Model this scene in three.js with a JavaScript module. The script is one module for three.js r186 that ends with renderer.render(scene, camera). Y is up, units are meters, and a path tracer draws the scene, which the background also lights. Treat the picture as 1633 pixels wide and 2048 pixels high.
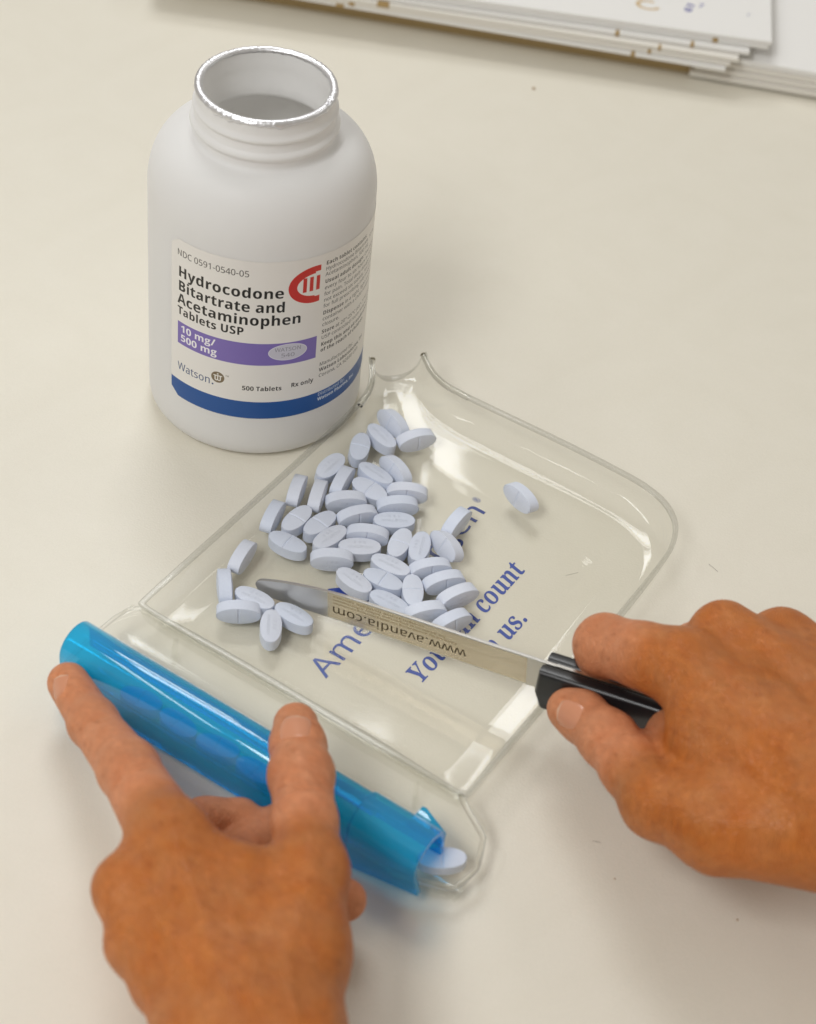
import * as THREE from 'three';
import { mergeGeometries, mergeVertices, toCreasedNormals } from 'three/addons/utils/BufferGeometryUtils.js';
import { RoundedBoxGeometry } from 'three/addons/geometries/RoundedBoxGeometry.js';
import { RectAreaLightUniformsLib } from 'three/addons/lights/RectAreaLightUniformsLib.js';
import { ImprovedNoise } from 'three/addons/math/ImprovedNoise.js';

// ---------------------------------------------------------------- camera, lamps, exposure
const V3 = (x, y, z) => new THREE.Vector3(x, y, z);
const MM = 0.001;
const scene = new THREE.Scene();
const PITCH = 44.0685 * Math.PI / 180, ROLL = 6.8196 * Math.PI / 180, FOCAL = 3880.986;   // in pixels of the 1633 x 2048 photograph
const EYE = V3(64.097, 488.983, 562.543);                                                   // millimetres, bottle axis at the origin
const camera = new THREE.PerspectiveCamera(2 * Math.atan(1024 / FOCAL) * 180 / Math.PI, 1633 / 2048, 0.02, 20);
const FWD = V3(0, -Math.sin(PITCH), -Math.cos(PITCH)), R0 = V3(1, 0, 0), U0 = V3(0, Math.cos(PITCH), -Math.sin(PITCH));
const RIGHT = R0.clone().multiplyScalar(Math.cos(ROLL)).addScaledVector(U0, Math.sin(ROLL));
const UPV = U0.clone().multiplyScalar(Math.cos(ROLL)).addScaledVector(R0, -Math.sin(ROLL));
camera.position.copy(EYE).multiplyScalar(MM);
camera.quaternion.setFromRotationMatrix(new THREE.Matrix4().makeBasis(RIGHT, UPV, FWD.clone().negate()));
camera.focus = 0.68; camera.userData.fStop = 11;
scene.add(camera);

const renderer = new THREE.WebGLRenderer({ antialias: true });
renderer.setSize(816, 1024);
renderer.toneMapping = THREE.LinearToneMapping;
renderer.toneMappingExposure = 0.61;
renderer.shadowMap.enabled = true;
RectAreaLightUniformsLib.init();
scene.background = new THREE.Color(0.56, 0.52, 0.46);                                       // the pale room around the counter

const numbered = (() => { const used = {}; return (n) => { const k = used[n] = (used[n] ?? -1) + 1; return k ? n + '_' + String(k).padStart(3, '0') : n; }; })();
function tag(o, label, category, group, kind) { o.userData.label = label; if (category) o.userData.category = category; if (group) o.userData.group = group; if (kind) o.userData.kind = kind; return o; }
function thing(name, label, category, group) { const o = new THREE.Group(); o.name = numbered(name); scene.add(o); return tag(o, label, category, group); }
function part(name, geo, mat, parent) { const m = new THREE.Mesh(geo, mat); m.name = parent ? name : numbered(name); m.castShadow = m.receiveShadow = true; (parent ?? scene).add(m); return m; }
const scaled = (g) => g.scale(MM, MM, MM);                                                  // geometry is drawn in millimetres
// the point on the level h millimetres above the counter that pixel (x, y) of the photograph shows
function dirOf(px, py) { return FWD.clone().addScaledVector(RIGHT, (px - 816.5) / FOCAL).addScaledVector(UPV, (1024 - py) / FOCAL); }
function at(px, py, h) { const d = dirOf(px, py); return EYE.clone().addScaledVector(d, (h - EYE.y) / d.y); }

const M = {};
const std = (o) => new THREE.MeshPhysicalMaterial(o);
M.lampFrame = std({ color: new THREE.Color(0.7, 0.7, 0.7), roughness: 0.5 });
M.lampGlow = std({ color: 0xffffff, emissive: new THREE.Color(1, 0.97, 0.92), emissiveIntensity: 1.2, roughness: 0.6 });
function ceilingLamp(x, z, turn, w, d, power, strips, label, tint = [0.97, 0.985, 1]) {
  const t = thing('ceiling_lamp', label, 'ceiling lamp');
  t.position.set(x, 1.75, z); t.rotation.y = turn;
  const body = new RoundedBoxGeometry(w + 0.06, 0.08, d + 0.06, 2, 0.008).translate(0, 0.05, 0);
  part('housing', body, M.lampFrame, t);
  const sw = w / strips;
  for (let i = 0; i < strips; i++) {
    const cx = -w / 2 + sw * (i + 0.5), ww = sw - (strips > 1 ? 0.2 : 0.01);
    part('diffuser', new RoundedBoxGeometry(ww, 0.012, d, 2, 0.004).translate(cx, 0.002, 0), M.lampGlow, t);
    const l = new THREE.RectAreaLight(new THREE.Color(...tint), power, ww, d);
    l.position.set(cx, -0.01, 0); l.rotation.x = -Math.PI / 2; l.castShadow = true; l.name = 'lamp_light';
    t.add(l);
  }
}
ceilingLamp(-0.35, -1.38, Math.PI / 2, 1.2, 0.85, 12.5, 2, 'wide ceiling lamp with two diffusers behind the counter, above the bottle');
ceilingLamp(-1.35, 0.3, 0, 0.2, 1.2, 10, 1, 'narrow ceiling lamp above and beside the bare end of the counter');
ceilingLamp(1.35, -1.1, 0, 0.55, 1.2, 3, 1, 'long ceiling lamp above the paper stacks side of the counter');
ceilingLamp(-0.75, 1.35, 0, 0.6, 1.2, 20, 1, 'broad ceiling lamp over the near side of the counter, behind the viewer');

// ---------------------------------------------------------------- noise and canvases
const perlin = new ImprovedNoise();
const noise = (x, y, z) => perlin.noise(x + 31.7, y + 17.3, z + 9.1);
const fbm = (x, y, z, n = 4) => { let s = 0, a = 0.5; for (let i = 0; i < n; i++, a *= 0.5, x *= 2.03, y *= 2.03, z *= 2.03) s += a * noise(x, y, z); return s; };
function rng(seed) { return () => { seed = (seed + 0x6d2b79f5) | 0; let t = Math.imul(seed ^ (seed >>> 15), 1 | seed); t = (t + Math.imul(t ^ (t >>> 7), 61 | t)) ^ t; return ((t ^ (t >>> 14)) >>> 0) / 4294967296; }; }
const smooth = THREE.MathUtils.smoothstep, clamp = THREE.MathUtils.clamp, lerp = THREE.MathUtils.lerp;
function dataTexture(n, f, srgb) {
  const d = new Uint8Array(n * n * 4);
  for (let y = 0; y < n; y++) for (let x = 0; x < n; x++) { const c = f(x / n, y / n), i = (y * n + x) * 4; for (let k = 0; k < 3; k++) d[i + k] = clamp(Math.round((c.length ? c[k] : c) * 255), 0, 255); d[i + 3] = 255; }
  const t = new THREE.DataTexture(d, n, n); t.wrapS = t.wrapT = THREE.RepeatWrapping; t.magFilter = THREE.LinearFilter; if (srgb) t.colorSpace = THREE.SRGBColorSpace; t.needsUpdate = true; return t;
}
function canvasTexture(c) { const t = new THREE.CanvasTexture(c); t.colorSpace = THREE.SRGBColorSpace; t.anisotropy = 8; return t; }
function canvas(w, h) { const c = document.createElement('canvas'); c.width = w; c.height = h; return [c, c.getContext('2d')]; }

// ---------------------------------------------------------------- the counter
const r1 = rng(5), grain = new Float32Array(512 * 512).map(() => r1());
const tableBump = dataTexture(512, (u, v) => { const x = Math.floor(u * 512), y = Math.floor(v * 512); let s = 0; for (let j = 0; j < 2; j++) for (let i = 0; i < 2; i++) s += grain[((y + j) & 511) * 512 + ((x + i) & 511)]; return s / 4; });
const tableMap = dataTexture(512, (u, v) => {
  const T = 2 * Math.PI, w = fbm(Math.cos(u * T) * 1.3, Math.sin(u * T) * 1.3 + Math.cos(v * T) * 1.3, Math.sin(v * T) * 1.3, 5), g = grain[Math.floor(u * 512) * 512 + Math.floor(v * 512)] - 0.5;
  return [0.874 + w * 0.01 + g * 0.016, 0.853 + w * 0.011 + g * 0.016, 0.795 + w * 0.014 + g * 0.016];
}, true);
M.table = std({ map: tableMap, bumpMap: tableBump, bumpScale: 0.00006, roughness: 0.42 });
{
  const s = 2.4, g = new THREE.BoxGeometry(s, 0.03, 1.6).translate(0.1, -0.015, 0);
  const p = g.attributes.position, uv = g.attributes.uv;
  for (let i = 0; i < p.count; i++) uv.setXY(i, p.getX(i) / 0.13, p.getZ(i) / 0.13);
  tag(part('table_top', g, M.table), 'cream laminate counter top', null, null, 'structure');
}

// ---------------------------------------------------------------- the bottle
M.hdpe = std({ color: new THREE.Color(0.945, 0.94, 0.93), transmission: 0.34, thickness: 0, roughness: 0.95, specularIntensity: 0.6, clearcoat: 0.4, clearcoatRoughness: 0.42, bumpMap: tableBump, bumpScale: 0.00002 });
const BR = 40;
{
  const bottle = thing('pill_bottle', 'open white plastic pill bottle with printed label and torn foil round its mouth', 'bottle');
  const P = [];
  const add = (...a) => { for (const [r, h] of a) P.push(new THREE.Vector2(r, h)); };
  add([0, 1.2], [28, 1.2], [31, 0.4], [34, 0], [36.4, 0.5], [38.3, 1.8], [39.5, 3.8], [BR, 7]);
  for (let i = 1; i <= 16; i++) add([BR, 7 + (96 - 7) * i / 16]);
  for (let i = 1; i <= 22; i++) { const t = i / 22 * Math.PI / 2; add([26.2 + (BR - 26.2) * Math.pow(Math.cos(t), 0.92), 96 + 20.3 * Math.sin(t)]); }
  add([25.4, 116.5], [24.7, 117.0], [24.4, 117.8], [24.35, 119.6], [24.6, 120.2], [25.3, 120.8], [25.7, 121.7], [25.4, 122.6], [24.6, 123.2], [24.0, 123.8], [23.7, 126.0], [23.9, 126.6], [24.5, 127.1], [24.8, 127.8], [24.5, 128.6], [23.9, 129.1], [23.6, 130.2], [23.5, 133.4], [23.2, 134.2], [22.6, 134.5]);
  add([22.0, 134.2], [21.7, 133.4], [21.6, 128.4], [21.9, 127.6], [21.9, 122.4], [21.5, 121.5], [21.5, 118], [21.9, 116.6], [23.4, 115.2], [26, 114.2]);
  for (let i = 1; i <= 12; i++) { const t = Math.PI / 2 * (1 - i / 12); add([26 + (BR - 1.4 - 26) * Math.cos(t), 95 + 19.2 * Math.sin(t)]); }
  add([BR - 1.4, 60], [BR - 1.4, 8], [36, 3], [30, 2.2], [0, 2.2]);
  part('bottle_body', scaled(mergeVertices(new THREE.LatheGeometry(P, 128))), M.hdpe, bottle);
  // torn aluminium seal left on the rim
  M.foil = std({ color: new THREE.Color(0.86, 0.86, 0.88), metalness: 1, roughness: 0.4 });
  const ring = new THREE.TorusGeometry(22.8, 1.45, 10, 420).rotateX(Math.PI / 2);
  const rp = ring.attributes.position;
  for (let i = 0; i < rp.count; i++) {
    let x = rp.getX(i), y = rp.getY(i), z = rp.getZ(i); const a = Math.atan2(z, x), r = Math.hypot(x, z), rr = r - 22.75;
    const e = fbm(Math.cos(a) * 14, Math.sin(a) * 14, y * 0.8 + rr, 4);
    const skirt = rr > 0.4 && y < 0.3 ? 1.3 * Math.max(0, 0.25 + noise(Math.cos(a) * 9, Math.sin(a) * 9, 3)) : 0;
    const k = 1 + (e * 0.3 + 0.05 * noise(Math.cos(a) * 40, Math.sin(a) * 40, y)) / r;
    x *= k; z *= k; y = y * 0.72 + e * 0.3 - skirt;
    rp.setXYZ(i, x, y, z);
  }
  ring.translate(0, 134.35, 0); ring.computeVertexNormals();
  const seal = part('foil_seal', scaled(ring), M.foil, bottle);
  const flap = new THREE.PlaneGeometry(7.5, 7, 26, 24), fp = flap.attributes.position;
  for (let i = 0; i < fp.count; i++) {
    const u = fp.getX(i) / 7.5 + 0.5, v = fp.getY(i) / 7 + 0.5, a = 0.02 - u * 0.30 + 0.13 * noise(u * 3, v * 3, 1);
    const r = 23.4 - Math.min(v, 0.35) * 4.2 + 0.5 * noise(u * 6, v * 6, 4), y = 135.4 - Math.max(0, v - 0.3) * 7 * (0.55 + 0.35 * noise(u * 4, 2, 7)) + 0.55 * noise(u * 9, v * 7, 8);
    fp.setXYZ(i, r * Math.cos(-a + 0.06), y, r * Math.sin(-a + 0.06));
  }
  flap.computeVertexNormals();
  M.foilSheet = M.foil.clone(); M.foilSheet.side = THREE.DoubleSide;
  part('foil_flap', scaled(flap), M.foilSheet, seal);

  // printed label, wrapped round the body: s = millimetres along the wrap, h = height
  const S0 = -29.6, S1 = 84, H0 = 20.4, H1 = 90.8, K = 2048 / (S1 - S0), CW = 2048, CH = Math.round((H1 - H0) * K);
  const [c, x] = canvas(CW, CH);
  x.fillStyle = '#e9e6e1'; x.fillRect(0, 0, CW, CH);
  const X = (s) => (s - S0) * K, Y = (h) => (H1 - h) * K;
  function text(str, s, h, cap, width, color = '#15120f', font = 'bold', family = 'sans-serif') {
    const size = cap / 0.714 * K; x.save(); x.font = `${font} ${size}px ${family}`; x.fillStyle = color; x.textBaseline = 'alphabetic';
    const w = x.measureText(str).width; x.translate(X(s), Y(h)); if (width) x.scale(width * K / w, 1); x.fillText(str, 0, 0); x.restore();
  }
  x.fillStyle = '#0f4f96'; x.fillRect(0, Y(28.3), CW, CH);
  x.fillStyle = '#7d6bb4'; x.fillRect(X(-26.2), Y(55.3), (26.9 + 26.2) * K, 9.9 * K);
  text('NDC 0591-0540-05', -26.6, 84.1, 2.5, 28, '#2a2622', 'normal');
  text('Hydrocodone', -26.2, 75.2, 4.3, 39.9);
  text('Bitartrate and', -26.2, 69.1, 4.3, 40.6);
  text('Acetaminophen', -26.4, 63.4, 4.3, 46.8);
  text('Tablets USP', -26.4, 58.6, 3.5, 26.6);
  text('10 mg/', -24.8, 51.1, 3.0, 14.8, '#f1eff3');
  text('500 mg', -24.8, 46.95, 3.0, 15.4, '#f1eff3');
  x.save(); x.beginPath(); x.ellipse(X(16), Y(51), 7.0 * K, 3.55 * K, 0, 0, 7); x.fillStyle = '#c9c8d4'; x.fill(); x.lineWidth = 0.25 * K; x.strokeStyle = '#e4e2ea'; x.stroke(); x.restore();
  text('WATSON', 11.1, 51.5, 1.7, 9.8, '#8d8b98', 'normal'); text('540', 13.4, 48.8, 1.7, 5.2, '#8d8b98', 'normal');
  text('Watson', -26.2, 33.4, 3.4, 14.6, '#27406f', 'normal'); text('.', -11.4, 33.4, 3, 0, '#27406f');
  x.beginPath(); x.arc(X(-8.9), Y(37.4), 2.5 * K, 0, 7); x.fillStyle = '#7a6a50'; x.fill();
  x.strokeStyle = '#efece6'; x.lineWidth = 0.42 * K; x.lineCap = 'round';
  x.beginPath(); x.moveTo(X(-10.4), Y(38.1)); x.lineTo(X(-7.4), Y(38.1)); x.moveTo(X(-9.9), Y(38)); x.lineTo(X(-9.9), Y(36.3)); x.quadraticCurveTo(X(-9.4), Y(35.7), X(-8.9), Y(36.3)); x.quadraticCurveTo(X(-8.4), Y(35.7), X(-7.9), Y(36.3)); x.lineTo(X(-7.9), Y(38)); x.moveTo(X(-8.9), Y(38)); x.lineTo(X(-8.9), Y(36.4)); x.stroke();
  x.beginPath(); x.arc(X(-8.9), Y(38.9), 0.32 * K, 0, 7); x.fillStyle = '#efece6'; x.fill();
  text('TM', -6.1, 38.5, 0.7, 1.4, '#5d5346', 'normal');
  text('500 Tablets', 0, 33.6, 2.0, 14.4); text('Rx only', 17.7, 34.2, 2.0, 8.9);
  // the red schedule mark: a C cut off straight on the right, with three bars in it
  x.save(); x.beginPath(); x.rect(X(14), Y(88), 12.8 * K, 18 * K); x.clip(); x.strokeStyle = '#c8281c'; x.lineWidth = 3.1 * K;
  x.beginPath(); x.ellipse(X(25.2), Y(78.9), 8.7 * K, 6.3 * K, 0, 0, 7); x.stroke();
  x.fillStyle = '#e9e6e1'; x.fillRect(X(24.8), Y(84.3), 3 * K, 10.6 * K); x.fillStyle = '#c8281c';
  for (const s of [20.2, 22.7, 25.25]) x.fillRect(X(s), Y(82.4), 1.4 * K, 6.1 * K);
  x.restore();
  const L = (str, h, b) => text(str, 28.8, h, 1.62, 0, '#26221f', b ? 'bold' : 'normal');
  const LB = (a, b, h) => { L(a, h, 1); x.font = `bold ${1.62 / 0.714 * K}px sans-serif`; text(b, 28.8 + x.measureText(a + ' ').width / K, h, 1.62, 0, '#26221f', 'normal'); };
  L('Each tablet contains:', 85.7, 1); L('Hydrocodone Bitartrate, 10 mg', 83.2); L('Acetaminophen, 500 mg', 80.8);
  LB('Usual adult dosage:', 'One tablet', 77.7); L('every four to six hours as needed', 75.0); L('for pain. Total daily dosage should', 72.3); L('not exceed six tablets. See insert', 69.6); L('for full prescribing information.', 67.0);
  LB('Dispense', 'in a tight, light-resistant', 63.9); L('container with a child-resistant', 61.3); L('closure.', 58.7);
  LB('Store', 'at 20°-25°C (68°-77°F) [See', 55.4); L('USP controlled room temperature].', 52.8); L('Keep this and all medication out', 49.7, 1); L('of the reach of children.', 47.1, 1);
  L('Manufactured By:', 40.5); L('Watson Laboratories, Inc.', 37.9, 1); L('Corona, CA 92880 USA', 35.2);
  text('Distributed By:', 29.0, 26.3, 1.5, 0, '#d9dfe9', 'normal'); text('Watson Pharma, Inc.', 29.0, 24.0, 1.5, 0, '#e4e8ef');
  const NS = 120, NH = 24, RC = 3.6, pos = [], uvs = [], idx = [];
  for (let j = 0; j <= NH; j++) for (let i = 0; i <= NS; i++) {                              // rounded corners at both ends
    const hv = H0 + (H1 - H0) * j / NH; const d = Math.max(0, Math.min(hv - H0, H1 - hv)), cut = d < RC ? RC - Math.sqrt(RC * RC - (RC - d) ** 2) : 0;
    const s = (S0 + cut) + (S1 - S0 - 2 * cut) * i / NS, a = s / (BR + 0.15), rr = BR + 0.09;
    pos.push(rr * Math.sin(a), hv, rr * Math.cos(a)); uvs.push((s - S0) / (S1 - S0), j / NH);
    if (i < NS && j < NH) { const k = j * (NS + 1) + i; idx.push(k, k + 1, k + NS + 2, k, k + NS + 2, k + NS + 1); }
  }
  const lg = new THREE.BufferGeometry(); lg.setAttribute('position', new THREE.Float32BufferAttribute(pos, 3)); lg.setAttribute('uv', new THREE.Float32BufferAttribute(uvs, 2)); lg.setIndex(idx); lg.computeVertexNormals();
  M.label = std({ map: canvasTexture(c), roughness: 0.34 });
  part('label', scaled(lg), M.label, bottle);
}

// ---------------------------------------------------------------- the counting tray (a along the trough, b away from it, in millimetres)
const TA = 29.2454 * Math.PI / 180, TU = V3(Math.cos(TA), 0, Math.sin(TA)), TV = V3(Math.sin(TA), 0, -Math.cos(TA)), TO = V3(-18.767, 0, 129.482);
const tp = (a, b, h) => TO.clone().addScaledVector(TU, a).addScaledVector(TV, b).setY(h);
M.pane = std({ color: new THREE.Color(0.976, 0.976, 0.966), transmission: 1, thickness: 0, ior: 1.45, roughness: 0.06, specularIntensity: 0.6 });
M.rim = std({ color: new THREE.Color(0.88, 0.88, 0.87), transmission: 1, thickness: 0, ior: 1.49, roughness: 0.22 });
M.clear = std({ color: 0xffffff, transmission: 1, thickness: 0.002, ior: 1.42, roughness: 0.38, attenuationColor: new THREE.Color(0.9, 0.9, 0.88), attenuationDistance: 0.025 });
M.lip = std({ color: 0xffffff, transmission: 1, thickness: 0.002, ior: 1.49, roughness: 0.2, attenuationColor: new THREE.Color(0.93, 0.92, 0.82), attenuationDistance: 0.01 });
const FLOOR = 2.8;
const tray = thing('counting_tray', 'clear plastic tablet counting tray with pouring lip, trough and blue printing', 'tray');
function loft(rings, closedEnds) {                                                          // rings: equal-length closed loops of points; joined in order, last ring back to the first when closed
  const n = rings[0].length, pos = [], idx = [];
  for (const r of rings) for (const p of r) pos.push(p.x, p.y, p.z);
  const m = rings.length;
  for (let j = 0; j < m - 1; j++) for (let i = 0; i < n; i++) { const a = j * n + i, b = j * n + (i + 1) % n, c = a + n, d = b + n; idx.push(a, b, d, a, d, c); }
  if (closedEnds) for (const [j, flip] of [[0, true], [m - 1, false]]) {
    const k = pos.length / 3, ctr = rings[j].reduce((s, p) => s.add(p), V3(0, 0, 0)).divideScalar(n); pos.push(ctr.x, ctr.y, ctr.z);
    for (let i = 0; i < n; i++) { const a = j * n + i, b = j * n + (i + 1) % n; flip ? idx.push(k, b, a) : idx.push(k, a, b); }
  }
  const g = new THREE.BufferGeometry(); g.setAttribute('position', new THREE.Float32BufferAttribute(pos, 3)); g.setIndex(idx); g.computeVertexNormals(); return g;
}
{
  // rim a, b, height; floor edge a, b, height
  const CP = [
    [0.5, -0.3, 13, 12, 8.5, 0], [33, -0.2, 13, 33, 8.5, 0], [63, -0.2, 13, 63, 8.5, 0], [95, -0.2, 13, 94, 8.5, 0], [126.6, -0.3, 13, 113.4, 8.5, 0], [127.1, 1, 13, 114.6, 10, 0],
    [127, 22, 13, 115, 28, 0], [127.2, 60, 13, 115, 60, 0], [127.2, 100, 13.2, 114, 96, 0], [127, 123, 13.6, 113.5, 108, 0], [126, 134, 13.8, 112.5, 114, 0], [122, 144, 13.9, 109, 119, 0], [114.5, 151, 13.9, 103, 122.5, 0], [104, 154.8, 13.8, 95, 124, 0],
    [88, 156, 13.6, 84, 124.5, 0], [64, 156, 13.6, 63, 125, 0], [42, 155.4, 13.6, 44, 126, 0], [27, 154.9, 13.8, 31, 128.5, 0], [17, 155.2, 14.2, 21, 134, 0], [9.5, 157.6, 15, 11, 140.5, 0.2], [4.5, 161, 15.6, 5.5, 145.8, 0.5], [2, 163, 15.8, 3, 148.2, 0.7],
    [0.2, 161, 9.6, 1.4, 149.4, 0.8], [-3.6, 157.2, 5.2, -1.6, 151.6, 0.9], [-7.4, 152.8, 5.2, -3.4, 149.4, 0.9], [-10, 149.8, 9.4, -4.0, 147.2, 0.8],
    [-11.3, 148.4, 15.8, -3.4, 145.6, 0.7], [-9.4, 145.4, 15.4, -0.6, 141.8, 0.5], [-5.4, 140, 14.6, 5.4, 136, 0.2], [-2.4, 133.2, 13.8, 10, 129, 0], [-0.9, 120, 13.4, 12.6, 116, 0], [-0.3, 87, 13, 13, 87, 0], [0, 43, 13, 13, 43, 0], [0, 20, 13, 12, 24, 0], [0, 0.8, 13, 11, 10.2, 0],
  ];
  const n = CP.length, SEG = 10, ring = [];
  const cr = (p0, p1, p2, p3, t) => { const a = (x, y, dt) => Math.pow(Math.max(1e-3, x), 0.5), d = (p, q) => a(Math.hypot(p[0] - q[0], p[1] - q[1], p[2] - q[2], p[3] - q[3], p[4] - q[4])); const t1 = d(p0, p1), t2 = t1 + d(p1, p2), t3 = t2 + d(p2, p3), T = lerp(t1, t2, t); return p1.map((_, k) => { const A1 = (t1 - T) / t1 * p0[k] + T / t1 * p1[k], A2 = (t2 - T) / (t2 - t1) * p1[k] + (T - t1) / (t2 - t1) * p2[k], A3 = (t3 - T) / (t3 - t2) * p2[k] + (T - t2) / (t3 - t2) * p3[k], B1 = (t2 - T) / t2 * A1 + T / t2 * A2, B2 = (t3 - T) / (t3 - t1) * A2 + (T - t1) / (t3 - t1) * A3; return (t2 - T) / (t2 - t1) * B1 + (T - t1) / (t2 - t1) * B2; }); };
  for (let i = 0; i < n; i++) for (let k = 0; k < SEG; k++) ring.push(cr(CP[(i + n - 1) % n], CP[i], CP[(i + 1) % n], CP[(i + 2) % n], k / SEG));
  const TH = 2.0, loops = [], CA = 63, CB = 66;
  // inner profile: q runs 0 at the floor edge to 1 at the rim; returns how far out (0..1) and how high (0..1)
  const prof = (q) => { const e = clamp((q - 0.28) / 0.72, 0, 1); return q < 0.28 ? [q / 0.28 * 0.6, 0.06 * q / 0.28] : [0.6 + 0.4 * Math.sin(e * Math.PI / 2) ** 0.9, 0.06 + 0.94 * (1 - Math.cos(e * Math.PI / 2)) ** 0.92]; };
  const pt = (r, o, h) => tp(lerp(r[3], r[0], o), lerp(r[4], r[1], o), h);
  const IN = [];
  for (let q = 0; q <= 18; q++) IN.push(q / 18);
  const base = (r) => FLOOR + 0.8 + r[5];
  const inner = (q) => ring.map((r) => { const [o, h] = prof(q); return pt(r, o, base(r) + (r[2] - base(r)) * h); });
  const outer = (q) => ring.map((r) => {
    const e = 0.01, [o, h] = prof(q), [o2, h2] = prof(Math.min(1, q + e)), [o1, h1] = prof(Math.max(0, q - e)), len = Math.hypot(r[0] - r[3], r[1] - r[4]), H = r[2] - base(r);
    let dr = (o2 - o1) * len, dh = (h2 - h1) * H; const l = Math.hypot(dr, dh) || 1; dr /= l; dh /= l;
    return pt(r, o + dh * TH / len, base(r) + H * h - dr * TH);
  });
  const toward = (r, f) => [lerp(CA, r[3], f), lerp(CB, r[4], f)];
  const flat = (f, h, lift = 0) => ring.map((r) => { const [a, b] = toward(r, f); return tp(a, b, h + lift * r[5]); });
  for (const f of [0.02, 0.5, 0.9, 0.97, 0.985]) loops.push(flat(f, FLOOR, f));
  loops.push(flat(0.992, FLOOR + 0.76, 1));
  for (const q of IN) loops.push(inner(q));
  loops.push(ring.map((r) => pt(r, 1 + 0.55 / Math.hypot(r[0] - r[3], r[1] - r[4]), r[2] + 0.42)), ring.map((r) => pt(r, 1 + 1.45 / Math.hypot(r[0] - r[3], r[1] - r[4]), r[2] + 0.42)));
  for (const q of [...IN].reverse()) loops.push(outer(q));
  loops.push(flat(0.97, FLOOR - 2.62, 0.9), flat(0.5, FLOOR - 2.65), flat(0.02, FLOOR - 2.65));
  part('tray_body', scaled(toCreasedNormals(loft(loops.reverse(), true), 0.28)), M.pane, tray);

  // solid bead along the rim
  const bead = ring.map((r) => [r[0] - r[3], r[1] - r[4], r]).map(([da, db, r]) => { const l = Math.hypot(da, db), o = []; for (let k = 0; k < 10; k++) { const t = k / 10 * 2 * Math.PI; const w = 1.25 * Math.sign(Math.cos(t)) * Math.abs(Math.cos(t)) ** 0.6, v = 0.65 * Math.sign(Math.sin(t)) * Math.abs(Math.sin(t)) ** 0.6; o.push(tp(r[0] + da / l * (1 + w), r[1] + db / l * (1 + w), r[2] + 0.7 + v)); } return o; });
  bead.push(bead[0]);
  part('rim', scaled(loft(bead, false)), M.rim, tray);

  // trough: a chute falling from the divider into a channel, open at its pouring end
  const A0 = -4.5, A1 = 143, CC = -28.8, NA = 74, sect = [];
  const prf = [[-1.4, 12.4], [-3.2, 11.6], [-6, 10.9], [-12, 10.2], [-19, 9.6], [-21.8, 8.8]];
  for (let i = 0; i <= 14; i++) { const t = Math.PI * (0.06 + 0.88 * i / 14); prf.push([CC + 6.6 * Math.cos(t), 8.6 - 6.2 * Math.sin(t)]); }
  prf.push([-35.3, 9.2], [-35.6, 9.9]);
  const bFar = (a) => a < 127 ? 0 : a < 139 ? lerp(-1, -7, (a - 127) / 12) : lerp(-7, -18, (a - 139) / 4), bNear = (a) => a < 124 ? -60 : lerp(-35.6, -27.5, clamp((a - 124) / 17, 0, 1));
  for (let j = 0; j <= NA; j++) {
    const a = lerp(A0, A1, j / NA), lift = a < 4 ? 1 - Math.sqrt(Math.max(0, 1 - ((4 - a) / 8.5) ** 2)) : 0, low = clamp((a - 122) / 20, 0, 1);
    const top = prf.map(([b, h]) => [clamp(b, bNear(a), bFar(a)), lerp(h, 11.4, lift) - low * Math.max(0, h - 6) * 0.35]), loop = [];
    for (const [b, h] of top) loop.push(tp(a, b, h));
    for (let i = top.length - 1; i >= 0; i--) { const p = top[Math.max(0, i - 1)], q = top[Math.min(top.length - 1, i + 1)]; let db = p[0] - q[0], dh = p[1] - q[1]; const l = Math.hypot(db, dh) || 1; loop.push(tp(a, top[i][0] + dh / l * 1.5, top[i][1] - db / l * 1.5)); }
    sect.push(loop);
  }
  part('trough', scaled(toCreasedNormals(loft(sect, true), 0.6)), M.pane, tray);
  part('divider', scaled(new RoundedBoxGeometry(127, 1.2, 2.6, 2, 0.5).rotateY(-TA).translate(...tp(63.5, -1.9, 12.6).toArray())), M.pane, tray);
  // its thicker outer lip, and the lip of the open end
  const tube = (pts, r, nm) => { const cv = new THREE.CatmullRomCurve3(pts.map((p) => p), false, 'catmullrom', 0.1); part(nm, scaled(new THREE.TubeGeometry(cv, 90, r, 10)), M.lip, tray); };
  tube([tp(126, -1.2, 12.6), tp(129.5, -3.4, 11.8), tp(139, -8, 9.2), tp(143.2, -18, 7.6), tp(141.2, -27.6, 6.4), tp(132, -32.4, 8), tp(124, -35.6, 9.4)], 0.9, 'trough_lip');
  tube([tp(0, -1.6, 12.4), tp(-3.2, -3.4, 11.9), tp(-4.8, -9, 11.5), tp(-5.2, -16, 11.4), tp(-5, -26, 11.4), tp(-4.5, -34, 11.4)], 0.6, 'trough_lip');
  tube([tp(-3, -35.4, 10.2), tp(60, -35.5, 10), tp(124, -35.4, 9.8)], 0.6, 'trough_lip');
  M.horn = M.lip.clone(); M.horn.roughness = 0.04;
  const horn = (pts) => part('lip_horn', scaled(new THREE.TubeGeometry(new THREE.CatmullRomCurve3(pts.map((p) => tp(...p))), 60, 1.05, 12)), M.horn, tray);
  horn([[-11.4, 148.6, 16.9], [-9.5, 145.5, 16.5], [-5.5, 140.1, 15.7], [-2.5, 133.2, 15.0], [-1.2, 126, 14.5]]); horn([[1.9, 163.2, 16.9], [4.6, 161.1, 16.7], [9.6, 157.7, 16.1], [17, 155.3, 15.3], [28, 155, 14.9]]);
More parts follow.
